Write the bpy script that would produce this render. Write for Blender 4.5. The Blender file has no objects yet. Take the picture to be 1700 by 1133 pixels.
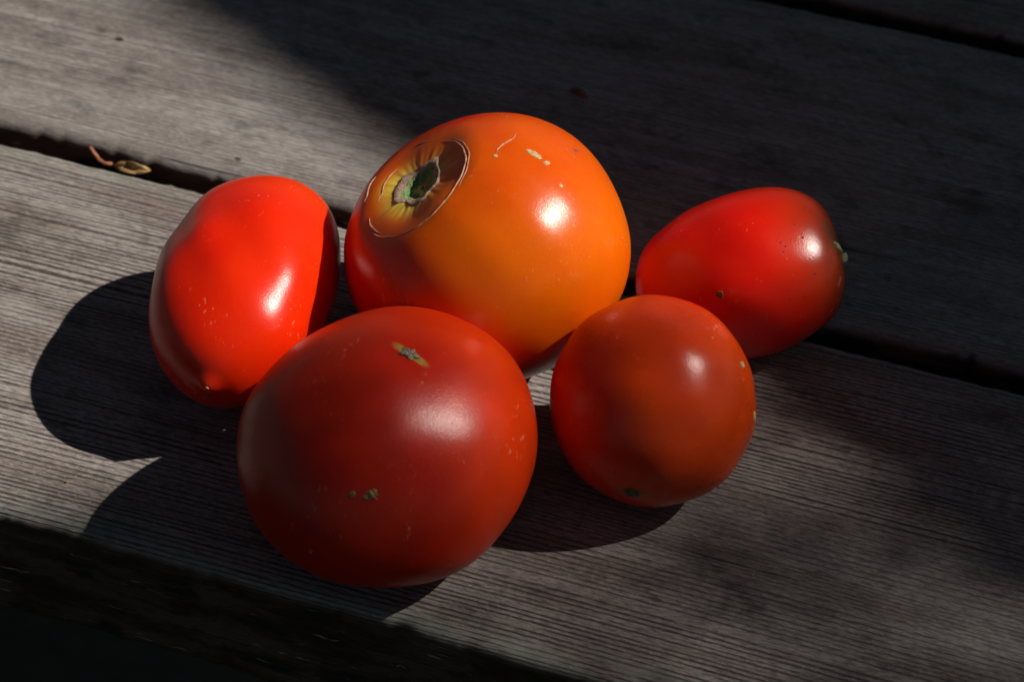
import bpy, math, random
import numpy as np
from mathutils import Vector, Matrix

# ------------------------------------------------------------------ camera, sky, sun, exposure
scene = bpy.context.scene
PITCH, YAW, ROLL = math.radians(44.5155), math.radians(-20.103), math.radians(-0.3053)
fw = Vector((math.sin(YAW)*math.cos(PITCH), math.cos(YAW)*math.cos(PITCH), -math.sin(PITCH)))
rt = Vector((math.cos(YAW), -math.sin(YAW), 0)); up = rt.cross(fw)
r2 = rt*math.cos(ROLL) + up*math.sin(ROLL); u2 = up*math.cos(ROLL) - rt*math.sin(ROLL)
camd = bpy.data.cameras.new('camera'); cam = bpy.data.objects.new('camera', camd)
scene.collection.objects.link(cam); scene.camera = cam
cam.matrix_world = Matrix(((r2.x, u2.x, -fw.x, .212), (r2.y, u2.y, -fw.y, -.47003), (r2.z, u2.z, -fw.z, .60722), (0, 0, 0, 1)))
camd.sensor_width = 36; camd.lens = 36*5000/1700; camd.clip_start = .02; camd.clip_end = 500
camd.dof.use_dof = True; camd.dof.focus_distance = .82; camd.dof.aperture_fstop = 16

SUN_AZ, SUN_EL = math.radians(23.0), math.radians(45.0)
sun_dir = Vector((math.cos(SUN_AZ)*math.cos(SUN_EL), math.sin(SUN_AZ)*math.cos(SUN_EL), math.sin(SUN_EL)))
world = bpy.data.worlds.new('World'); scene.world = world; world.use_nodes = True
wn = world.node_tree.nodes; sky = wn.new('ShaderNodeTexSky'); sky.sky_type = 'NISHITA'; sky.sun_disc = False
sky.sun_elevation = SUN_EL; sky.sun_rotation = math.pi/2 - SUN_AZ
world.node_tree.links.new(sky.outputs[0], wn['Background'].inputs[0]); wn['Background'].inputs[1].default_value = .05
sund = bpy.data.lights.new('sun', 'SUN'); sund.energy = 4.6; sund.angle = math.radians(.55); sund.color = (1, .925, .83)
sun = bpy.data.objects.new('sun', sund); scene.collection.objects.link(sun); sun.location = sun_dir*8
sun.rotation_euler = sun_dir.to_track_quat('Z', 'Y').to_euler()
vs = scene.view_settings; vs.view_transform = 'Standard'; vs.look = 'None'; vs.gamma = 1; vs.exposure = 0.0; vs.use_curve_mapping = False
scene.render.engine = 'CYCLES'

# ------------------------------------------------------------------ helpers
col = scene.collection
rng = np.random.default_rng(7)

def mesh(name, verts, faces, mat=None, smooth=True, attrs=None):
    me = bpy.data.meshes.new(name)
    me.from_pydata([tuple(v) for v in np.asarray(verts).tolist()], [], [tuple(f) for f in faces])
    if smooth: me.polygons.foreach_set('use_smooth', [True]*len(me.polygons))
    for k, a in (attrs or {}).items():
        at = me.attributes.new(k, 'FLOAT', 'POINT'); at.data.foreach_set('value', np.asarray(a, dtype=np.float32).ravel())
    if mat: me.materials.append(mat)
    me.update(); return me

def link(name, me, parent=None, loc=None):
    o = bpy.data.objects.new(name, me); col.objects.link(o)
    if parent: o.parent = parent
    if loc is not None: o.location = loc
    return o

def tag(o, label, cat, group=None, kind=None):
    o['label'] = label
    if cat: o['category'] = cat
    if group: o['group'] = group
    if kind: o['kind'] = kind
    return o

class NT:
    """small node-tree writer"""
    def __init__(s, name):
        s.m = bpy.data.materials.new(name); s.m.use_nodes = True; s.t = s.m.node_tree
        s.b = s.t.nodes['Principled BSDF']; s.out = s.t.nodes['Material Output']
    def n(s, typ, **kw):
        nd = s.t.nodes.new(typ)
        for k, v in kw.items(): setattr(nd, k, v)
        return nd
    def l(s, a, b): s.t.links.new(a, b)
    def put(s, sock, v):
        if hasattr(v, 'links') or hasattr(v, 'is_output'): s.l(v, sock)
        else: sock.default_value = v
    def math(s, op, a, b=0.0, c=None, clamp=False):
        nd = s.n('ShaderNodeMath', operation=op, use_clamp=clamp)
        s.put(nd.inputs[0], a); s.put(nd.inputs[1], b)
        if c is not None: s.put(nd.inputs[2], c)
        return nd.outputs[0]
    def coord(s, kind='Object'): return s.n('ShaderNodeTexCoord').outputs[kind]
    def vmap(s, v, scale=(1, 1, 1), loc=(0, 0, 0), rot=(0, 0, 0)):
        nd = s.n('ShaderNodeMapping'); s.l(v, nd.inputs[0]); nd.inputs['Scale'].default_value = scale
        nd.inputs['Location'].default_value = loc; nd.inputs['Rotation'].default_value = rot; return nd.outputs[0]
    def noise(s, v, scale=1, detail=2, rough=.5, dist=0.0):
        nd = s.n('ShaderNodeTexNoise'); s.l(v, nd.inputs['Vector']); nd.inputs['Scale'].default_value = scale
        nd.inputs['Detail'].default_value = detail; nd.inputs['Roughness'].default_value = rough; nd.inputs['Distortion'].default_value = dist
        return nd.outputs[0]
    def voro(s, v, scale=1, out='Distance', rnd=1.0):
        nd = s.n('ShaderNodeTexVoronoi'); s.l(v, nd.inputs['Vector']); nd.inputs['Scale'].default_value = scale
        nd.inputs['Randomness'].default_value = rnd; return nd.outputs[out]
    def rng(s, v, a, b, c=0.0, d=1.0, smooth=True):
        nd = s.n('ShaderNodeMapRange', interpolation_type='SMOOTHSTEP' if smooth else 'LINEAR'); s.put(nd.inputs[0], v)
        for i, x in enumerate((a, b, c, d)): nd.inputs[i+1].default_value = x
        return nd.outputs[0]
    def mix(s, f, a, b, blend='MIX'):
        nd = s.n('ShaderNodeMix', data_type='RGBA', blend_type=blend); s.put(nd.inputs[0], f)
        for i, x in ((6, a), (7, b)):
            if isinstance(x, tuple): nd.inputs[i].default_value = (*x, 1) if len(x) == 3 else x
            else: s.l(x, nd.inputs[i])
        return nd.outputs[2]
    def attr(s, name): return s.n('ShaderNodeAttribute', attribute_name=name).outputs['Fac']
    def bump(s, h, strength, dist, normal=None):
        nd = s.n('ShaderNodeBump'); s.l(h, nd.inputs['Height']); nd.inputs['Strength'].default_value = strength
        nd.inputs['Distance'].default_value = dist
        if normal: s.l(normal, nd.inputs['Normal'])
        return nd.outputs[0]
    def xyz(s, v):
        nd = s.n('ShaderNodeSeparateXYZ'); s.l(v, nd.inputs[0]); return nd.outputs
    def comb(s, x, y, z):
        nd = s.n('ShaderNodeCombineXYZ')
        for i, v in enumerate((x, y, z)): s.put(nd.inputs[i], v)
        return nd.outputs[0]

# ------------------------------------------------------------------ materials: wood
def wood_mat(name, seed, light, dark, ring=560, contrast=1.0, mossy=.1):
    w = NT(name); p = w.vmap(w.coord(), loc=(seed*3.7, seed*1.9, seed*.7)); x, y, z = w.xyz(p)
    side = w.attr('side')
    yz = w.math('ADD', y, z)
    big = w.noise(w.comb(w.math('MULTIPLY', x, 1.3), w.math('MULTIPLY', yz, 9), 0.0), 1, 2)
    small = w.noise(w.comb(w.math('MULTIPLY', x, 14), w.math('MULTIPLY', yz, 70), 0.0), 1, 2)
    yw = w.math('ADD', yz, w.math('MULTIPLY', w.math('SUBTRACT', big, .5), .016))
    yw = w.math('ADD', yw, w.math('MULTIPLY', w.math('SUBTRACT', small, .5), .0007))
    # growth rings: thin grooves of late wood, their strength varying from ring to ring and along the board
    slow = w.noise(w.comb(w.math('MULTIPLY', x, .6), w.math('MULTIPLY', yw, 75), seed+9), 1, 2, .5)
    phase = w.math('ADD', w.math('MULTIPLY', yw, ring*2*math.pi), w.math('MULTIPLY', slow, 24))
    sn = w.math('SINE', phase)
    each = w.noise(w.comb(w.math('MULTIPLY', x, 1.6), w.math('MULTIPLY', yw, ring*1.05), seed), 1, 1, .5)
    brk = w.noise(w.comb(w.math('MULTIPLY', x, 150), w.math('MULTIPLY', yw, ring*1.6), seed+4), 1, 2, .6)
    zone = w.rng(w.noise(w.comb(w.math('MULTIPLY', x, 1.2), w.math('MULTIPLY', yw, 42), seed+2), 1, 2), .32, .60, .5, 1.0)
    gv_ = w.math('ADD', sn, w.math('ADD', w.math('MULTIPLY', w.math('SUBTRACT', each, .5), 3.2), w.math('MULTIPLY', w.math('SUBTRACT', brk, .5), 2.2)))
    groove = w.math('MULTIPLY', w.rng(gv_, .15, 1.15), zone)
    line = w.math('SUBTRACT', 1.0, groove)
    fibre = w.noise(w.comb(w.math('MULTIPLY', x, 330), w.math('MULTIPLY', yw, 1900), seed), 1, 3, .65)
    c = w.mix(w.rng(line, 0, 1, 1-contrast, 1.0, False), dark, light)
    tone = w.noise(w.comb(w.math('MULTIPLY', x, 16), w.math('MULTIPLY', yw, 70), seed+1), 1, 5, .65)
    c = w.mix(w.rng(tone, .40, .64, 0, .8), c, w.mix(.55, c, (.125, .078, .06)))
    c = w.mix(w.math('MULTIPLY', w.rng(fibre, .36, .62, 1, 0), .60), c, dark)
    c = w.mix(w.rng(w.noise(w.vmap(p, (700, 1100, 900)), 1, 2, .6), .55, .72, 0, .35), c, (.5, .46, .42))
    blot = w.noise(w.vmap(p, (42, 75, 75)), 1, 6, .7)
    c = w.mix(w.rng(blot, .52, .70, 0, .6), c, (.045, .04, .04))
    pale = w.noise(w.vmap(p, (19, 85, 30), loc=(3, 1, 0)), 1, 4, .7)
    c = w.mix(w.rng(pale, .55, .75, 0, .38), c, (.46, .44, .40))
    stain = w.noise(w.vmap(p, (55, 90, 60), loc=(7, 2, 1)), 1, 3, .55)
    c = w.mix(w.rng(stain, .665, .74, 0, .55), c, (.06, .035, .022))
    dots = w.voro(w.vmap(p, (52, 74, 60), loc=(1, 5, 2)), 1)
    dsel = w.voro(w.vmap(p, (52, 74, 60), loc=(1, 5, 2)), 1, 'Color'); ds = w.xyz(dsel)[0]
    dot = w.math('MULTIPLY', w.rng(dots, .05, .10, 1, 0), w.math('GREATER_THAN', ds, .86))
    c = w.mix(w.math('MULTIPLY', dot, .85), c, (.02, .013, .01))
    chk = w.noise(w.comb(w.math('MULTIPLY', x, 7), w.math('MULTIPLY', yw, 260), seed+7), 1, 2, .5)
    check = w.math('MULTIPLY', w.rng(chk, .70, .735), w.rng(w.noise(w.vmap(p, (9, 30, 30), loc=(5, 5, 5)), 1, 2), .45, .6))
    c = w.mix(w.math('MULTIPLY', check, .9), c, (.018, .013, .011))
    # the sawn edge of the board: darker brown than the top, with dark green blotches and torn pale splinters
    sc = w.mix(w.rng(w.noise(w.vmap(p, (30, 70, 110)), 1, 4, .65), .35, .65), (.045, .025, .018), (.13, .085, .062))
    side_blot = w.noise(w.vmap(p, (45, 80, 120), loc=(4, 4, 4)), 1, 4, .6)
    sc = w.mix(w.rng(side_blot, .5, .64), sc, (.020, .026, .018))
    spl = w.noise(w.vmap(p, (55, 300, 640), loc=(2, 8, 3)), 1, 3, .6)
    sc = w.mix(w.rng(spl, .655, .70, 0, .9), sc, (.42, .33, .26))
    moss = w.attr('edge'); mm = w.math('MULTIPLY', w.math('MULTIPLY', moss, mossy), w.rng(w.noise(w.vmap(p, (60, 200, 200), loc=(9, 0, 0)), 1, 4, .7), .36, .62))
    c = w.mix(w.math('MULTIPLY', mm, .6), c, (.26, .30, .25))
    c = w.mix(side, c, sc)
    w.l(c, w.b.inputs['Base Color']); w.b.inputs['Roughness'].default_value = .82
    w.b.inputs['Specular IOR Level'].default_value = .22
    h = w.math('ADD', w.math('MULTIPLY', line, 1.0), w.math('MULTIPLY', fibre, .35))
    h = w.math('SUBTRACT', h, w.math('ADD', w.math('MULTIPLY', dot, 1.4), w.math('MULTIPLY', check, 1.5)))
    h = w.math('ADD', h, w.math('MULTIPLY', w.noise(w.vmap(p, (300, 900, 900)), 1, 3, .6), .5))
    w.l(w.bump(h, .75, .0007), w.b.inputs['Normal'])
    return w.m

# ------------------------------------------------------------------ table
table = link('wooden_table', None, loc=(0, .36, -.72))
tag(table, 'weathered grey wooden table of wide grooved boards with dark gaps, under the tomatoes', 'table')
TL = Vector((0, .36, -.72))
GAP = .00741; BW = .140; TH = .042

def smooth_noise(x, n, seed):
    r = np.random.default_rng(seed); o = np.zeros_like(x)
    for k in range(n):
        f = 6*1.9**k; o += np.sin(x*f*2*np.pi/1.0 + r.uniform(0, 7))*r.uniform(.5, 1)/1.35**k
    return o/2.5

def board(y0, y1, mat, seed, rad=.0035):
    xs = np.concatenate([np.linspace(-.95, -.36, 24)[:-1], np.linspace(-.36, .30, 330), np.linspace(.30, .95, 24)[1:]])
    n = len(xs); secs = []; side = []; edge = []
    # cross-section: parameter list (y, z, side, edge) from the bottom front round over the top to the bottom back
    k = 7; th = np.linspace(0, math.pi/2, k)
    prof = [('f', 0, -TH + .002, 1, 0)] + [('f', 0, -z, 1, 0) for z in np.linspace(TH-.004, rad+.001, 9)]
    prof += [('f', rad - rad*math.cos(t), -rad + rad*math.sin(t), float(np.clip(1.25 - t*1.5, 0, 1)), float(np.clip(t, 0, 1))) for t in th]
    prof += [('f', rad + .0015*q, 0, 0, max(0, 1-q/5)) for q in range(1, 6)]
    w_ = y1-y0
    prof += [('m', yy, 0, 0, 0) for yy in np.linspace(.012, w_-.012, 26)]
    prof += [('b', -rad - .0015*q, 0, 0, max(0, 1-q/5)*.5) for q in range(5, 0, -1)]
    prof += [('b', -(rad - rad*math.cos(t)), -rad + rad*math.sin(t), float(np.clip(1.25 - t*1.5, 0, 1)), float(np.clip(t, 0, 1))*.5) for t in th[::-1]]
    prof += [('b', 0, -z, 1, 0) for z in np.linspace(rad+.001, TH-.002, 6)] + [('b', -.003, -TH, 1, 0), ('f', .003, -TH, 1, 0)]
    m = len(prof)
    ef = smooth_noise(xs, 8, seed)*.0012; eb = smooth_noise(xs, 7, seed+50)*.0007
    ef += np.where(rng.random(n) > .75, np.abs(rng.normal(0, .0007, n)), 0); eb += np.where(rng.random(n) > .8, rng.normal(0, .0003, n), 0)
    V = np.zeros((n, m, 3)); S = np.zeros((n, m)); E_ = np.zeros((n, m))
    for j, (kd, yy, zz, s_, e_) in enumerate(prof):
        if kd == 'f': Y = y0 + yy + ef*(1 if yy < .008 else .3)
        elif kd == 'b': Y = y1 + yy + eb
        else: Y = np.full(n, y0+yy)
        V[:, j, 0] = xs; V[:, j, 1] = Y; V[:, j, 2] = zz
        if s_ > .5 and abs(zz) > rad and zz > -TH+.001:
            V[:, j, 1] += (rng.normal(0, .00016, n) + smooth_noise(xs, 6, seed+j)*.0004)
        S[:, j] = s_; E_[:, j] = e_
    V = V.reshape(-1, 3) - np.array(TL)
    F = []
    for i in range(n-1):
        a = i*m; b = a+m
        for j in range(m):
            j2 = (j+1) % m
            F.append((a+j, a+j2, b+j2, b+j))
    F.append(tuple(range(m-1, -1, -1))); F.append(tuple((n-1)*m+j for j in range(m)))
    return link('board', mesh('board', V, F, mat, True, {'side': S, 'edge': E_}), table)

LIGHT, DARK = (.385, .345, .322), (.068, .056, .053)
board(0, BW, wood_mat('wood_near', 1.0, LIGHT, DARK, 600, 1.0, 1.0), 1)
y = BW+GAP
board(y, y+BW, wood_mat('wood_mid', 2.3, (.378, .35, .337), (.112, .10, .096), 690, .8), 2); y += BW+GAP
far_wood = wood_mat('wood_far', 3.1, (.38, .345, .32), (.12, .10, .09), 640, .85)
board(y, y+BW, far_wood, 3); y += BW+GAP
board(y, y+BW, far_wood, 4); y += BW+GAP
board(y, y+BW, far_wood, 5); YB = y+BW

def box(x0, x1, y0, y1, z0, z1, bev=.003):
    import bmesh
    bm = bmesh.new(); bmesh.ops.create_cube(bm, size=1)
    for v in bm.verts: v.co = Vector(((x0+x1)/2+v.co.x*(x1-x0), (y0+y1)/2+v.co.y*(y1-y0), (z0+z1)/2+v.co.z*(z1-z0))) - TL
    bmesh.ops.bevel(bm, geom=bm.edges[:], offset=bev, segments=2, affect='EDGES')
    me = bpy.data.meshes.new('timber'); bm.to_mesh(me); bm.free()
    me.attributes.new('side', 'FLOAT', 'POINT'); me.attributes.new('edge', 'FLOAT', 'POINT'); me.materials.append(far_wood); return me
for sx in (-.62, .62):
    link('crossbar', box(sx-.045, sx+.045, .03, YB-.03, -TH-.038, -TH-.0005), table)
    for sy in (.07, YB-.16):
        link('leg', box(sx-.045, sx+.045, sy, sy+.09, -.72, -TH-.0385), table)

# ground under the table
g = NT('lawn'); p = g.coord()
gc = g.mix(g.rng(g.noise(p, 6, 5, .7), .35, .65), (.02, .03, .012), (.04, .04, .022))
gc = g.mix(g.rng(g.noise(p, 60, 3, .6), .5, .7, 0, .6), gc, (.06, .045, .03))
g.l(gc, g.b.inputs['Base Color']); g.b.inputs['Roughness'].default_value = .95
g.l(g.bump(g.noise(p, 80, 4, .7), .8, .02), g.b.inputs['Normal'])
N = 40; gx = np.sign(np.linspace(-1, 1, N))*np.abs(np.linspace(-1, 1, N))**2.2*60
gv = [(a, b, -.72) for b in gx for a in gx]
gf = [(j*N+i, j*N+i+1, (j+1)*N+i+1, (j+1)*N+i) for j in range(N-1) for i in range(N-1)]
ground = link('ground', mesh('ground', gv, gf, g.m)); ground['kind'] = 'structure'
ground['label'] = 'dark shaded ground under the table'

# ------------------------------------------------------------------ tomato shapes
# BEGIN SHAPES
def ss(a, b, x):
    t = np.clip((x-a)/(b-a), 0, 1); return t*t*(3-2*t)

def basis(ax):
    ax = ax/np.linalg.norm(ax); u = np.array([0, 0, 1.]) if abs(ax[2]) < .9 else np.array([0, 1., 0])
    x = np.cross(u, ax); x /= np.linalg.norm(x); return np.stack([x, np.cross(ax, x), ax], 1)

#            cx      cy      theta   phi      R      h      egg    pow    elong  dir    shear
FIT = {
 'plum_l':  (-.0686, .0788, 1.5984, 1.7211, .0250, .0387, .0339, .8829, 0, 0, 0),
 'beef':    (-.0054, .1052, .6859, -2.8597, .0382, .0368, .0433, .9135, .0414, .041, .0883),
 'front':   (-.0064, .0340, 3.3386, .6925, .0371, .0317, .0687, .8716, .1641, 1.2605, -.0618),
 'small':   (.0528, .0743, .395, 1.3913, .0275, .0285, -.0229, .9854, 0, 0, 0),
 'plum_r':  (.0600, .1334, 1.4, .4765, .0232, .0296, .1363, .9155, 0, 0, 0)}

def surf(kind, t, a):
    """points on a tomato's skin, relative to its centre, in world axes. t = polar angle from the stem end, a = azimuth"""
    t = np.asarray(t, float); a = np.asarray(a, float)
    cx, cy, th, ph, R, h, egg, pw, el, ps, sq = FIT[kind]
    s = np.abs(np.sin(t)) + 1e-9
    w = .5+.5*np.cos(t)                                   # blunter towards the stem end on the plum tomatoes
    pw = pw + {'plum_l': -.179, 'plum_r': -.133}.get(kind, 0)*w
    rad = R*s**pw*(1+egg*np.cos(t)); z = h*np.cos(t)
    rho = rad*1000
    if kind == 'beef':
        d = np.arctan2(np.sin(a-.3), np.cos(a-.3))
        lobes = .5*np.cos(5*a+.8) + .5*np.cos(3*a-.4)
        rad = rad*(1 + .010*lobes*ss(2.6, .5, t)*s)
        wob = 1 + .10*np.cos(2*a+.6) + .06*np.cos(3*a+2)
        z = z - (.0048*(1-ss(5, 22*wob, rho)) + .0024*(1-ss(2.0, 7.5, rho))) * (t < 1.57)
        z = z - (.00025*np.exp(-((rho-13)/5)**2)*np.cos(5*a+.8) + .000045*np.exp(-((rho-9.5)/3)**2)*(np.cos(11*a)+np.cos(17*a+1)+1.2*np.cos(5*a+2)+np.cos(29*a)))*(t < 1.57)
        z = z + .0016*np.exp(-((np.pi-t)/.35)**2)
    if kind == 'front':
        rad = rad*(1 + .010*np.cos(5*a+1)*s + .008*np.cos(3*a+2.2)*s)
        z = z + .0008*np.exp(-((np.pi-t)/.12)**2)
        z = z - .004*np.exp(-(t/.3)**2)
    if kind == 'plum_l':
        rad = rad*(1 + (.0375*np.cos(3*a+4.5345) + .032*np.cos(2*a+1.1122))*s)
        z = z - .0016*np.exp(-((np.pi-t)/.10)**2)      # pointed blossom tip
        z = z - .0022*np.exp(-(t/.22)**2)
    if kind == 'plum_r':
        rad = rad*(1 + (.0341*np.cos(3*a-1.4487) + .0252*np.cos(2*a-2.3241))*s); z = z - .0022*np.exp(-(t/.25)**2)
    if kind == 'small':
        rad = rad*(1 + .004*np.cos(4*a+.5)*s); z = z + .0006*np.exp(-((np.pi-t)/.16)**2)
        z = z - .002*np.exp(-(t/.3)**2)
    ax = np.array([np.sin(th)*np.cos(ph), np.sin(th)*np.sin(ph), np.cos(th)])
    v = np.stack([rad*np.cos(a), rad*np.sin(a), z], -1) @ basis(ax).T
    # slight dents and flats, no two fruits alike
    u = v/(np.linalg.norm(v, axis=-1, keepdims=True)+1e-9); k0 = sum(map(ord, kind)) % 17
    for i, (f, am) in enumerate(((3.1, .00030), (4.7, .00024), (7.3, .00012), (11., .00005))):
        q = np.array([np.sin(k0+i*2.1), np.cos(k0*1.7+i), np.sin(k0*.6+i*3.3)]); q2 = np.roll(q, 1)
        v = v + u*(am*(np.sin(f*(u@q)+k0+i) + np.sin(f*(u@q2)*1.13+2*k0)))[..., None]
    d = np.array([np.cos(ps), np.sin(ps), 0]); v = v + (v@d)[..., None]*d*el
    v[..., 0] += sq*v[..., 2]
    return v

def norm(kind, t, a, e=1e-3):
    du = surf(kind, t+e, a)-surf(kind, t-e, a); dv = surf(kind, t, a+e)-surf(kind, t, a-e)
    n = np.cross(du, dv); n /= np.linalg.norm(n, axis=-1, keepdims=True)+1e-12; return n

NU, NV = 150, 260
TT, AA = np.meshgrid(np.linspace(0, np.pi, NU)[1:-1], np.linspace(0, 2*np.pi, NV, endpoint=False), indexing='ij')
_bz = {}
def base_z(kind):
    if kind not in _bz: _bz[kind] = -float(surf(kind, TT, AA)[..., 2].min())
    return _bz[kind]
# END SHAPES

# ------------------------------------------------------------------ materials: tomato skin
def skin_mat(name, red, orange, halo=(.75, .42, .04), brown=(.16, .07, .015), sss=.38, rough=.23, noise_amt=.35, seed=0., speck=.8):
    w = NT(name); p = w.vmap(w.coord(), loc=(seed, seed*.3, 0))
    ripe = w.math('ADD', w.attr('ripe'), w.math('MULTIPLY', w.math('SUBTRACT', w.noise(p, 38, 3, .55), .5), noise_amt), clamp=True)
    ripe = w.math('ADD', ripe, w.math('MULTIPLY', w.math('SUBTRACT', w.noise(p, 130, 4, .65), .5), .35), clamp=True)
    c = w.mix(ripe, orange, red)
    mott = w.noise(p, 420, 3, .6); c = w.mix(w.rng(mott, .35, .75, 0, .10), c, orange)
    hz = w.math('ADD', w.attr('halo'), w.math('MULTIPLY', w.math('SUBTRACT', w.noise(p, 260, 4, .65), .5), w.math('MULTIPLY', w.attr('halo'), 1.4)), clamp=True)
    c = w.mix(hz, c, halo)
    bz = w.math('ADD', w.attr('brown'), w.math('MULTIPLY', w.math('SUBTRACT', w.noise(p, 110, 4, .6), .5), w.math('MULTIPLY', w.attr('brown'), 1.2)), clamp=True)
    c = w.mix(bz, c, brown)
    # pale lenticel dots and a little dust
    dv = w.voro(p, 800); sel = w.xyz(w.voro(p, 800, 'Color'))[0]
    dot = w.math('MULTIPLY', w.rng(dv, .08, .26, 1, 0), w.math('GREATER_THAN', sel, .945))
    c = w.mix(w.math('MULTIPLY', dot, .26*speck), c, (.80, .36, .08))
    # short scuffs and scraps of dust, gathered in patches
    dp = w.rng(w.noise(p, 70, 3, .6), .52, .68)
    sc = w.noise(w.vmap(p, (900, 500, 300), rot=(.4, .9, .3)), 1, 2, .6)
    scf = w.math('MULTIPLY', w.rng(sc, .63, .68), dp)
    c = w.mix(w.math('MULTIPLY', scf, .40*speck), c, (.70, .45, .25))
    w.l(c, w.b.inputs['Base Color'])
    b = w.b.inputs
    b['Subsurface Weight'].default_value = sss; b['Subsurface Radius'].default_value = (1, .18, .04); b['Subsurface Scale'].default_value = .008
    w.l(w.math('ADD', rough-.04, w.math('MULTIPLY', w.noise(p, 90, 3, .6), .1)), b['Roughness']); b['Specular IOR Level'].default_value = .42
    b['Coat Weight'].default_value = 0
    h = w.math('ADD', w.noise(p, 2400, 2, .7), w.math('MULTIPLY', w.noise(p, 160, 2), 1.2))
    h = w.math('ADD', h, w.math('MULTIPLY', dot, .5))
    w.l(w.bump(h, .27, .00020), b['Normal'])
    return w.m

def plain(name, c, rough=.7, c2=None, scale=400, bumpd=.0003, sss=0):
    w = NT(name); p = w.coord()
    c2 = c2 or tuple(x*.45 for x in c); n = w.noise(p, scale, 4, .65)
    w.l(w.mix(w.rng(n, .38, .62), c2, c), w.b.inputs['Base Color']); w.b.inputs['Roughness'].default_value = rough
    w.l(w.bump(n, .7, bumpd), w.b.inputs['Normal'])
    if sss: w.b.inputs['Subsurface Weight'].default_value = sss; w.b.inputs['Subsurface Scale'].default_value = .001
    return w.m
cork = plain('cork', (.50, .36, .27), .85, (.16, .10, .07), 900)
cork_dark = plain('dark_cork', (.22, .19, .13), .85, (.06, .05, .035), 1200)
crackm = plain('crack_skin', (.62, .36, .24), .5, (.40, .16, .08), 700)
greenm = plain('green_stem', (.13, .24, .09), .6, (.05, .09, .035), 500)
palem = plain('pale_scar', (.68, .48, .24), .55, (.45, .24, .09), 900)
dryg = plain('dry_calyx', (.22, .27, .14), .7, (.10, .11, .05), 700)

def tomato(name, kind, mat, fields, label, cat='tomato'):
    t, a = TT, AA
    v = surf(kind, t, a); bz = base_z(kind)
    off = np.array([0, 0, bz])
    P = (v+off).reshape(-1, 3); nu = NU-2
    poles = [surf(kind, np.array(1e-6), np.array(0.))+off, surf(kind, np.array(np.pi-1e-6), np.array(0.))+off]
    V = np.concatenate([P, poles]); F = []
    for i in range(nu-1):
        for j in range(NV):
            j2 = (j+1) % NV; F.append((i*NV+j, (i+1)*NV+j, (i+1)*NV+j2, i*NV+j2))
    n0 = nu*NV
    for j in range(NV):
        j2 = (j+1) % NV; F.append((n0, j, j2)); F.append((n0+1, (nu-1)*NV+j2, (nu-1)*NV+j))
    at = {}
    for k in ('ripe', 'halo', 'brown'):
        f = fields.get(k); x = (f(t, a, v)*np.ones_like(t)).ravel() if f else np.zeros(t.size)
        at[k] = np.concatenate([x, [x[:NV].mean(), x[-NV:].mean()]])
    root = link(name, None, loc=(FIT[kind][0], FIT[kind][1], 0)); tag(root, label, cat)
    root['_bz'] = bz
    link('skin', mesh('skin', V, F, mat, True, at), root)
    return root

def at_pt(kind, t, a, lift=0.0):
    return surf(kind, np.array(t), np.array(a)) + np.array([0, 0, base_z(kind)]) + lift*norm(kind, np.array(t), np.array(a))

def patch(name, root, kind, t0, a0, ru, rv, mat, lift=.0004, rim=0.0, ang=0.0, jag=.15, dome=.3, seed=0, rings=5, segs=22):
    """a small scab that follows the skin: radii ru, rv in metres"""
    r = np.random.default_rng(seed); base_z_ = np.array([0, 0, base_z(kind)])
    n0 = norm(kind, np.array(t0), np.array(a0)); c0 = surf(kind, np.array(t0), np.array(a0)); e = 1e-3
    du = (surf(kind, np.array(t0+e), np.array(a0))-c0)/e; dv = (surf(kind, np.array(t0), np.array(a0+e))-c0)/e
    lu, lv = np.linalg.norm(du), np.linalg.norm(dv)
    jit = 1 + jag*(r.random(segs)-.5)*2
    V = [c0 + n0*lift*(1+dome) + base_z_]
    for i in range(1, rings+1):
        q = i/rings
        for j in range(segs):
            f = 2*math.pi*j/segs; x = ru*q*math.cos(f)*jit[j]; yv = rv*q*math.sin(f)*jit[j]
            x, yv = x*math.cos(ang)-yv*math.sin(ang), x*math.sin(ang)+yv*math.cos(ang)
            tt, aa = t0 + x/lu, a0 + yv/lv
            l = lift*(1 + dome*(1-q*q) + r.normal(0, .18)) if i < rings else -lift*.4
            if rim and i == rings-1: l += rim
            V.append(surf(kind, np.array(tt), np.array(aa)) + norm(kind, np.array(tt), np.array(aa))*l + base_z_)
    F = [(0, 1+j, 1+(j+1) % segs) for j in range(segs)]
    for i in range(rings-1):
        for j in range(segs):
            j2 = (j+1) % segs; F.append((1+i*segs+j, 1+(i+1)*segs+j, 1+(i+1)*segs+j2, 1+i*segs+j2))
    return link(name, mesh(name, V, F, mat), root)

def cord(name, root, kind, path, rad, mat, lift=.0, segs=6, seed=0, offset=True):
    """a thin raised seam along skin points (t, a)"""
    r = np.random.default_rng(seed)
    pts = np.array([at_pt(kind, t, a, lift) if offset else (t, a) for t, a in path]); return tube(name, root, pts, rad, mat, segs, r)

def tube(name, root, pts, rad, mat, segs=6, r=None, taper=True):
    r = r or np.random.default_rng(0); n = len(pts); V = []; F = []
    for i in range(n):
        d = pts[min(i+1, n-1)]-pts[max(i-1, 0)]; d = d/(np.linalg.norm(d)+1e-12); b = basis(d)
        q = i/(n-1); rr = rad*((min(1, 4*q*(1-q)+.15)) if taper else 1)*(1+r.normal(0, .12))
        for j in range(segs):
            f = 2*math.pi*j/segs; V.append(pts[i] + rr*(b[:, 0]*math.cos(f)+b[:, 1]*math.sin(f)))
    for i in range(n-1):
        for j in range(segs):
            j2 = (j+1) % segs; F.append((i*segs+j, i*segs+j2, (i+1)*segs+j2, (i+1)*segs+j))
    F += [tuple(range(segs-1, -1, -1)), tuple((n-1)*segs+j for j in range(segs))]
    return link(name, mesh(name, V, F, mat), root)


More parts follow.
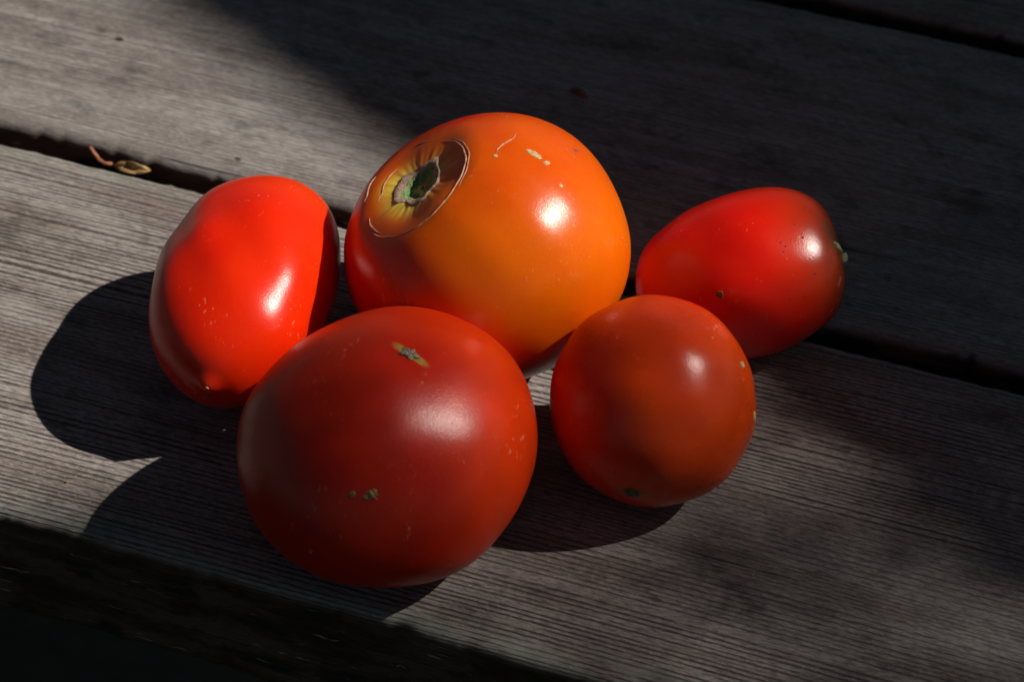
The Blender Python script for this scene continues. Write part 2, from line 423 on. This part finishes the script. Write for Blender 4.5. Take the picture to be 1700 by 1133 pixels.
# ------------------------------------------------------------------ tomato: large orange beefsteak
RED, DEEP = (.60, .030, .008), (.50, .014, .008)
cosd = lambda a, b: np.cos(a-b)
m = skin_mat('skin_orange', (.62, .017, .002), (.80, .155, .001), halo=(.95, .66, .09), seed=.1, speck=1.0)
beef = tomato('tomato', 'beef', m, {
    'ripe': lambda t, a, v: (.25+.75*ss(.25, .62, t))*np.clip(.12 + .90*ss(.021, -.014, v@np.array([.72, .0, .48])) + .40*ss(.018, .038, v[..., 2]+.35*v[..., 1]), 0, 1),
    'halo': lambda t, a, v: np.clip(ss(.34, .15, t)*(.55+.50*np.cos(a-4.9)+.20*np.cos(3*a+.4)+.10*np.cos(7*a+1)), 0, 1)},
    'large orange beefsteak tomato with a cracked, sunken stem scar, at the back')
# sunken stem scar: corky rim, green pit
def scar_disc():
    r = np.random.default_rng(3); V = []; F = []; rings, segs = 12, 48; bz = base_z('beef')
    ax = norm('beef', np.array(.02), np.array(0.)); ax = ax if ax[2] > 0 else -ax
    tt = np.linspace(0, .175, rings+1)[1:]
    V.append(surf('beef', np.array(1e-5), np.array(0.)) + [0, 0, bz] + ax*.0002); at = [0]
    ph = r.uniform(0, 6, 6)
    for i, t in enumerate(tt):
        q = (i+1)/rings
        for j in range(segs):
            a = 2*math.pi*j/segs
            k = t*(1 + .10*math.sin(3*a+ph[0]) + .08*math.sin(5*a+ph[1]) + .05*math.sin(9*a+ph[2]))
            l = .0002*math.exp(-((q-.75)/.18)**2)*(.7+.5*math.sin(4*a+ph[3])) + .00008 + abs(r.normal(0, .00016)) if q < .99 else -.0004
            l -= .0004*math.exp(-(q/.35)**2)
            V.append(at_pt('beef', k, a) + ax*l); at.append(q)
    F = [(0, 1+j, 1+(j+1) % segs) for j in range(segs)]
    for i in range(rings-1):
        for j in range(segs):
            j2 = (j+1) % segs; F.append((1+i*segs+j, 1+(i+1)*segs+j, 1+(i+1)*segs+j2, 1+i*segs+j2))
    w = NT('stem_scar'); p = w.coord(); q = w.attr('rim')
    qq = w.math('ADD', q, w.math('MULTIPLY', w.math('SUBTRACT', w.noise(p, 330, 4, .7), .5), .55))
    c = w.mix(w.rng(qq, .50, .72), (.16, .36, .10), (.46, .31, .22))
    c = w.mix(w.rng(w.noise(p, 700, 4, .7), .50, .64, 0, .75), c, (.13, .08, .045))
    c = w.mix(w.rng(w.noise(p, 520, 3, .6), .58, .68, 0, .8), c, (.62, .58, .36))
    w.l(c, w.b.inputs['Base Color']); w.b.inputs['Roughness'].default_value = .8
    w.l(w.bump(w.noise(p, 800, 4, .7), .9, .0007), w.b.inputs['Normal'])
    o = link('stem_scar', mesh('stem_scar', V, F, w.m, True, {'rim': at}), beef); o['label'] = 'brown corky stem scar with a green pit'
scar_disc()
def arc(a0, a1, tf, n=40, wob=.012, seed=0):
    r = np.random.default_rng(seed); p1, p2 = r.uniform(0, 6, 2)
    return [(tf(a)*(1 + wob*math.sin(7*a+p1) + wob*.6*math.sin(17*a+p2)), a) for a in np.linspace(a0, a1, n)]
ringt = lambda a: float(np.interp(a % (2*math.pi), [0, .1, 1.5, 2.61, 3.67, 4.52, 5.24, 6.283], [.455, .464, .385, .322, .37, .316, .41, .455]))
for k, (a0, a1, f, rad) in enumerate(((-.55, 2.62, 1.0, .00026), (.9, 2.35, 1.07, .00017), (5.05, 5.62, .97, .00024), (5.35, 5.78, 1.03, .00020), (3.75, 4.75, .80, .00018), (4.05, 4.62, 1.20, .00026), (3.0, 3.25, 1.12, .00022))):
    cord('growth_crack', beef, 'beef', arc(a0, a1, lambda a: ringt(a)*f, 60, .010, k), rad, crackm, .00005, seed=k)
cord('scratch', beef, 'beef', [(.611, 1.50), (.62, 1.60), (.655, 1.68), (.70, 1.74), (.745, 1.80), (.775, 1.89)], .00022, crackm, .00003, seed=20)
patch('scar', beef, 'beef', .886, 1.595, .0026, .0011, palem, .00012, .0001, ang=-.5, seed=1)
patch('scar', beef, 'beef', .991, 1.53, .0012, .0008, palem, .0001, ang=.4, seed=2)
patch('scar', beef, 'beef', .611, 1.49, .0007, .0006, palem, .00015, seed=3)
patch('scar', beef, 'beef', 1.139, 1.353, .0006, .0005, palem, .0001, seed=4)
patch('scar', beef, 'beef', 1.286, 1.885, .0030, .0008, plain('sunk_skin', (.52, .09, .03), .45, (.4, .04, .012)), .0001, ang=.7, seed=5)

# ------------------------------------------------------------------ tomato: near one, blossom end up
m = skin_mat('skin_front', (.52, .013, .002), (.68, .050, .002), halo=(.42, .26, .05), seed=.4, rough=.29)
def star(c_t, c_a, kind, n=5, r0=.002, r1=.006, rot=0., st=1.0):
    c = surf(kind, np.array(c_t), np.array(c_a))
    def f(t, a, v):
        n0 = norm(kind, np.array(c_t), np.array(c_a)); b = basis(n0); d = v-c; x, yv = d@b[:, 0], d@b[:, 1]*st
        r = np.hypot(x, yv); th = np.arctan2(yv, x); lim = r0 + (r1-r0)*np.clip(np.cos(n*(th-rot)), 0, 1)**3
        return ss(1.15, .75, r/lim)*(np.abs(d@b[:, 2]) < .01)
    return f
front = tomato('tomato', 'front', m, {
    'ripe': lambda t, a, v: np.clip(.95 - .55*ss(.012, .036, v@np.array([.95, .25, .2])) - .25*ss(.0, .03, v@np.array([-.6, .5, .6])) + .3*np.exp(-((v[..., 0]-.006)**2+(v[..., 1]+.0)**2)/.00012), 0, 1),
    'halo': star(3.10, 3.746, 'front', 2, .0017, .0058, -.35)},
    'big red tomato nearest the table edge, a small star scar on top')
def petal_star(root, kind, t0, a0, n, r, mat, seed):
    rr = np.random.default_rng(seed); c = at_pt(kind, t0, a0); n0 = norm(kind, np.array(t0), np.array(a0))
    n0 = n0 if n0@(surf(kind, np.array(t0), np.array(a0))) > 0 else -n0
    b = basis(n0); V = []; F = []
    for k in range(n):
        th = 2*math.pi*k/n + rr.normal(0, .2); L = r*rr.uniform(.7, 1.15); w_ = r*.30*rr.uniform(.7, 1.2); lift = r*rr.uniform(.03, .25)
        e = b[:, 0]*math.cos(th)+b[:, 1]*math.sin(th); s_ = np.cross(n0, e); i = len(V)
        for q, ww, hh in ((.06, .35, .0002), (.45, 1, .0004), (.8, .7, lift*.7), (1, .08, lift)):
            for sd in (-1, 0, 1): V.append(c + e*L*q + s_*w_*ww*sd + n0*(hh + (.00025 if sd == 0 else 0)))
        for q in range(3):
            for sd in range(2): F.append((i+q*3+sd, i+q*3+sd+1, i+q*3+sd+4, i+q*3+sd+3))
    me = mesh('blossom_scar', V, F, mat, False); o = link('blossom_scar', me, root)
    md = o.modifiers.new('thick', 'SOLIDIFY'); md.thickness = .0002
    return o
petal_star(front, 'front', 3.10, 3.746, 5, .0025, plain('dry_blossom', (.36, .31, .22), .8, (.12, .09, .06), 1600), 5)
patch('blossom_pit', front, 'front', 3.10, 3.746, .0009, .0009, plain('pit', (.03, .022, .016), .9), .0003, seed=7)
patch('scar', front, 'front', 2.024, 4.471, .0013, .0020, plain('tan_scar', (.45, .27, .11), .6, (.22, .10, .03), 1400), .00012, .00012, ang=.6, jag=.35, seed=8)
patch('scar', front, 'front', 2.01, 4.60, .0010, .0008, plain('olive_scar', (.32, .2, .05), .5), .0002, seed=9)
cord('scratch', front, 'front', [(2.00, 4.42), (2.03, 4.46), (2.07, 4.49)], .0003, palem, .0006, seed=31)

# ------------------------------------------------------------------ tomato: small round one
m = skin_mat('skin_small', (.55, .015, .002), (.70, .075, .002), halo=(.16, .12, .03), seed=.7, rough=.26)
small = tomato('tomato', 'small', m, {
    'ripe': lambda t, a, v: np.clip(.72 - .42*ss(.0, .026, v@np.array([.9, -.1, .1])) - .35*np.exp(-(((v@np.array([.94, .34, 0]))+.005)**2/.00006+(v[..., 2]-.018)**2/.00006)), 0, 1),
    'halo': star(2.214, 4.882, 'small', 2, .0020, .0042, .2)},
    'small round red tomato right of the big near one')
patch('blossom_scar', small, 'small', 2.214, 4.882, .0013, .0019, cork_dark, .0004, .0004, jag=.3, seed=11)
patch('scar', small, 'small', .886, 6.235, .0010, .0007, palem, .0003, .0002, seed=12)
patch('scar', small, 'small', 1.413, 6.259, .0016, .0006, palem, .00025, seed=13)

# ------------------------------------------------------------------ plum tomato: bright one on the left
m = skin_mat('skin_plum_bright', (.76, .010, .001), (.88, .05, .002), halo=(.85, .26, .03), seed=1.2)
pl = tomato('plum_tomato', 'plum_l', m, {
    'ripe': lambda t, a, v: np.clip(.85 - .7*ss(.018, .04, v[..., 1]+.25*v[..., 2]) - .2*ss(0, .025, v[..., 0]+.3*v[..., 2]), 0, 1),
    'halo': lambda t, a, v: .45*ss(.20, .05, t)+.12*ss(.10, .0, np.pi-t)},
    'bright red plum tomato at the left, its pointed tip towards the table edge')
patch('blossom_tip', pl, 'plum_l', 3.13, 2.3, .0005, .0005, palem, .0002, seed=14)
patch('stem_scar', pl, 'plum_l', .012, .0, .0022, .0022, cork, .0004, .0003, jag=.3, seed=15)

# ------------------------------------------------------------------ plum tomato: darker one on the right
m = skin_mat('skin_plum_dark', (.66, .007, .002), (.66, .05, .003), halo=(.20, .20, .04), brown=(.10, .025, .008), seed=1.9)
pr = tomato('plum_tomato', 'plum_r', m, {
    'ripe': lambda t, a, v: np.clip(1 - .55*ss(1.5, .7, t)*ss(-.3, .5, np.cos(a-1.6)), 0, 1),
    'brown': lambda t, a, v: ss(1.10, .30, t)*.80 + .35*ss(1.25, .85, t)*ss(.1, .8, np.cos(a-2.6))*.6,
    'halo': lambda t, a, v: .7*ss(.30, .12, t)},
    'dull red plum tomato at the right, brownish at its stem end')
patch('stem_scar', pr, 'plum_r', .02, .0, .0034, .0034, dryg, .0008, .0006, jag=.35, dome=.8, seed=16)
rr = np.random.default_rng(4)
pgreen = plain('pale_green', (.30, .34, .17), .6, (.16, .20, .09), 700)
patch('sepal', pr, 'plum_r', .40, 2.22, .0030, .0007, pgreen, .0003, ang=-.5, seed=18)
patch('sepal', pr, 'plum_r', .30, 2.46, .0018, .0008, pgreen, .0008, ang=.6, dome=.6, seed=19)
patch('scar', pr, 'plum_r', 1.834, 2.537, .0012, .0012, plain('brown_spot', (.30, .08, .02), .5, (.14, .035, .012), 1500), .00012, .0001, seed=17)
blk = plain('speck', (.05, .015, .01), .6, (.02, .01, .008))
for k in range(9):
    t_, a_ = rr.uniform(.65, 1.2), rr.uniform(1.2, 2.9)
    patch('speck', pr, 'plum_r', t_, a_, rr.uniform(.0002, .00042), rr.uniform(.0002, .00042), blk, .0001, seed=40+k, rings=2, segs=10)

# ------------------------------------------------------------------ dry leaf in the gap, husk, crumbs
def leaf_sheet(L, W, curl, n=14, m=7, seed=0, fold=.4):
    r = np.random.default_rng(seed); V = []; F = []
    for i in range(n+1):
        q = i/n; w_ = W*math.sin(math.pi*min(1, q*.97+.02))**.8
        for j in range(m+1):
            s_ = (j/m-.5)*2
            V.append((L*(q-.5), s_*w_, curl*math.sin(math.pi*q)*(1-.6*s_*s_) + fold*abs(s_)*w_*(1+.8*math.sin(9*q+2*s_)) + r.normal(0, L*.012)))
    for i in range(n):
        for j in range(m): F.append((i*(m+1)+j, i*(m+1)+j+1, (i+1)*(m+1)+j+1, (i+1)*(m+1)+j))
    return np.array(V), F
tan = plain('dry_leaf', (.50, .33, .13), .6, (.26, .13, .04), 350)
V, F = leaf_sheet(.0120, .0019, .0014, seed=2, fold=.9)
leaf = link('dry_leaf', None, loc=(-.1395, .1425, -.0045)); tag(leaf, 'curled tan dry leaf caught in the gap between boards at the left', 'leaf')
bl = link('blade', mesh('blade', V, F, tan), leaf); bl.rotation_euler = (.75, -.10, .02); bl.location = (.004, .0, .0038)
md = bl.modifiers.new('thick', 'SOLIDIFY'); md.thickness = .0003
stalk = plain('dry_stalk', (.45, .17, .09), .6, (.28, .09, .05), 500)
tube('stalk', leaf, np.array([(-.003, .0, .0035), (-.0055, -.0002, .0032), (-.0075, .0004, .0035), (-.0098, .0016, .0048), (-.0112, .0022, .0062)]), .0006, stalk, 7, None, False)

def pod(name, loc, L, r, rz, mat, label, cat, seed):
    rs = np.random.default_rng(seed); n, sg = 12, 10; V = []; F = []
    for i in range(n+1):
        q = i/n; w_ = r*(math.sin(math.pi*(.04+.92*q)))**.6*(1+.12*math.sin(5*q+seed))
        for j in range(sg):
            f = 2*math.pi*j/sg; V.append((L*(q-.5), w_*math.cos(f)*(1+rs.normal(0, .04)), w_*.7*math.sin(f)+w_*.62 + .25*r*math.sin(math.pi*q)))
    for i in range(n):
        for j in range(sg): F.append((i*sg+j, i*sg+(j+1) % sg, (i+1)*sg+(j+1) % sg, (i+1)*sg+j))
    F += [tuple(range(sg-1, -1, -1)), tuple(n*sg+j for j in range(sg))]
    o = link(name, mesh(name, V, F, mat), None, loc); o.rotation_euler = (0, 0, rz); tag(o, label, cat); return o
pod('bud_husk', (-.018, .221, 0), .0068, .0013, -.35, plain('husk', (.24, .11, .06), .7, (.10, .045, .03), 600), 'small brown bud husk on the shaded board behind the tomatoes', 'husk', 1)
pod('seed', (-.0965, .0165, 0), .0013, .0004, .4, plain('seed', (.5, .3, .15), .6), 'tiny tan seed on the near board at the far left', 'seed', 2)
pod('splinter', (.0905, .048, 0), .0011, .00022, 1.4, plain('splinter', (.62, .55, .42), .7), 'tiny pale splinter on the near board, lower right', 'splinter', 3)

# ------------------------------------------------------------------ overhanging tree that dapples the sun (above and outside the view)
leafm = NT('tree_leaf'); p = leafm.coord()
lc = leafm.mix(leafm.rng(leafm.noise(p, 7, 2), .35, .65), (.035, .065, .018), (.07, .11, .03)); leafm.l(lc, leafm.b.inputs['Base Color']); leafm.b.inputs['Roughness'].default_value = .55
bark = plain('bark', (.16, .12, .09), .9, (.06, .045, .035), 30, .01)
S3 = np.array(sun_dir)
def light_map(x, yv):
    """share of sunlight wanted at a point of the table top (metres); leaves are placed from it"""
    X, Y = x*1000, yv*1000
    s = -(X+165)*.4216 - (Y-219)*.9068                 # distance from the crown's edge
    T = ss(-6, 6, s)
    q = (Y - (62 + .50*X + .6*np.maximum(X-24, 0)))*.894                               # second spray of leaves
    low = .36 - np.maximum(.17*ss(18, 50, X)*ss(60, 34, Y), .21*ss(46, 68, X)) - .06*ss(80, 125, X) + .05*ss(-70, -110, X)
    low = np.maximum(low, .085)*(1 - .60*ss(4, -16, Y)*ss(-105, -75, X)*ss(30, 0, X))
    T = T*(low + (1-low)*ss(-13, 13, q))
    T = T*ss(-330, -290, X)*ss(-110, -80, Y)
    return np.clip(T, .004, 1), s
LV, LF = [], []
OUT = np.array([(-.5, 0, 0), (-.1, -.42, .14), (.15, -.42, .12), (.5, 0, 0), (.15, .42, .12), (-.1, .42, .14)])
def unit(v): return v/np.linalg.norm(v, axis=-1, keepdims=True)
def add_leaves(c, n, L, W, r):
    """one six-cornered leaf at each point of c, its face along n"""
    m_ = len(c); n = unit(n); d = unit(np.cross(n, r.normal(size=(m_, 3)))); e = np.cross(n, d)
    L = np.broadcast_to(L, m_)[:, None, None]; W = np.broadcast_to(W, m_)[:, None, None]
    v = c[:, None] + d[:, None]*OUT[None, :, :1]*L + e[:, None]*OUT[None, :, 1:2]*W + n[:, None]*OUT[None, :, 2:]*W
    i0 = sum(len(q) for q in LV); LV.append(v.reshape(-1, 3))
    base = i0 + 6*np.arange(m_)[:, None]; LF.append(base+np.array([0, 1, 2, 3])); LF.append(base+np.array([0, 3, 4, 5]))
r = np.random.default_rng(11)
X0, X1, Y0, Y1 = -.40, .38, -.18, .52
area = (X1-X0)*(Y1-Y0)*math.sin(SUN_EL)
def spray(cover, L, W, keep, d0, d1):
    n_ = int(area*cover/(L*W*.525)); x = r.uniform(X0, X1, n_); yv = r.uniform(Y0, Y1, n_); T, s_ = light_map(x, yv)
    k = keep(T, s_, r.random(n_)); c = np.stack([x[k], yv[k], 0*x[k]], -1) + S3*r.uniform(d0, d1, int(k.sum()))[:, None]
    add_leaves(c, S3 + r.normal(size=c.shape)*.25, L, W, r)
spray(3.6, .010, .0058, lambda T, e, u: (T > .02) & (u < -np.log(T)/3.6), 2.75, 3.2)       # fine leaflets: half light
spray(9, .020, .012, lambda T, e, u: (T < .02) & (e > -36) & (e < 5), 2.75, 3.2)            # the crown's edge
spray(13, .046, .028, lambda T, e, u: (T < .02) & ((e < -26) | (e > 5)), 2.75, 3.4)         # dense crown
n_ = 9000; x = r.uniform(-1.0, 1.2, n_); yv = r.uniform(-.7, 1.5, n_); k = ~((x > X0) & (x < X1) & (yv > Y0) & (yv < Y1))  # unseen outer leaves, added to keep the sun off the ground
c = np.stack([x[k], yv[k], 0*x[k]], -1) + S3*r.uniform(3.0, 3.9, int(k.sum()))[:, None]; add_leaves(c, S3 + r.normal(size=c.shape)*.3, .10, .06, r)
# unseen dome of leaves all round the table, added to hold back sky light
d = unit(r.normal(size=(60000, 3))); d = d[d[:, 2] > .02]
c = np.array([0, .1, 0]) + d*r.uniform(2.3, 3.1, len(d))[:, None]; foot = c - S3*(c[:, 2:]/S3[2])
ok = ~((foot[:, 0] > X0) & (foot[:, 0] < X1) & (foot[:, 1] > Y0) & (foot[:, 1] < Y1) & (d@S3 > 0))
ok &= ~((d[:, 2] < .12) & (r.random(len(d)) < .6))
c = c[ok][:17500]; add_leaves(c, r.normal(size=c.shape), r.uniform(.10, .17, len(c)), r.uniform(.07, .10, len(c)), r)
LV = np.concatenate(LV); LF = np.concatenate(LF).tolist()
tree = link('tree', None, loc=(1.1, 3.4, -.72)); tag(tree, 'leafy tree over the table, outside the picture, whose dappled shade falls on the boards', 'tree')
TO = np.array([1.1, 3.4, -.72])
link('crown', mesh('crown', np.array(LV)-TO, LF, leafm.m, False), tree)
def limb(pts, r0, r1, name='limb'):
    pts = np.array(pts); n = len(pts); V = []; F = []; sg = 12
    for i in range(n):
        d = pts[min(i+1, n-1)]-pts[max(i-1, 0)]; b = basis(d); rr_ = r0+(r1-r0)*i/(n-1)
        for j in range(sg):
            f = 2*math.pi*j/sg; V.append(pts[i]-TO+rr_*(1+.08*math.sin(3*f+i))*(b[:, 0]*math.cos(f)+b[:, 1]*math.sin(f)))
    for i in range(n-1):
        for j in range(sg): F.append((i*sg+j, i*sg+(j+1) % sg, (i+1)*sg+(j+1) % sg, (i+1)*sg+j))
    F += [tuple(range(sg-1, -1, -1)), tuple((n-1)*sg+j for j in range(sg))]
    link(name, mesh(name, V, F, bark), tree)
limb([(1.1, 3.4, -.72), (1.12, 3.38, .2), (1.05, 3.25, 1.1), (.95, 2.9, 2.0)], .16, .10, 'trunk')
limb([(.95, 2.9, 2.0), (1.6, 2.6, 2.6), (2.3, 2.35, 2.9), (2.8, 2.2, 3.0)], .08, .02)
limb([(.95, 2.9, 2.0), (.4, 2.0, 2.6), (.0, 1.2, 2.9), (-.3, .2, 3.0)], .08, .02)
limb([(1.0, 3.1, 1.5), (-.2, 2.7, 1.9), (-1.0, 2.3, 2.0)], .07, .02)
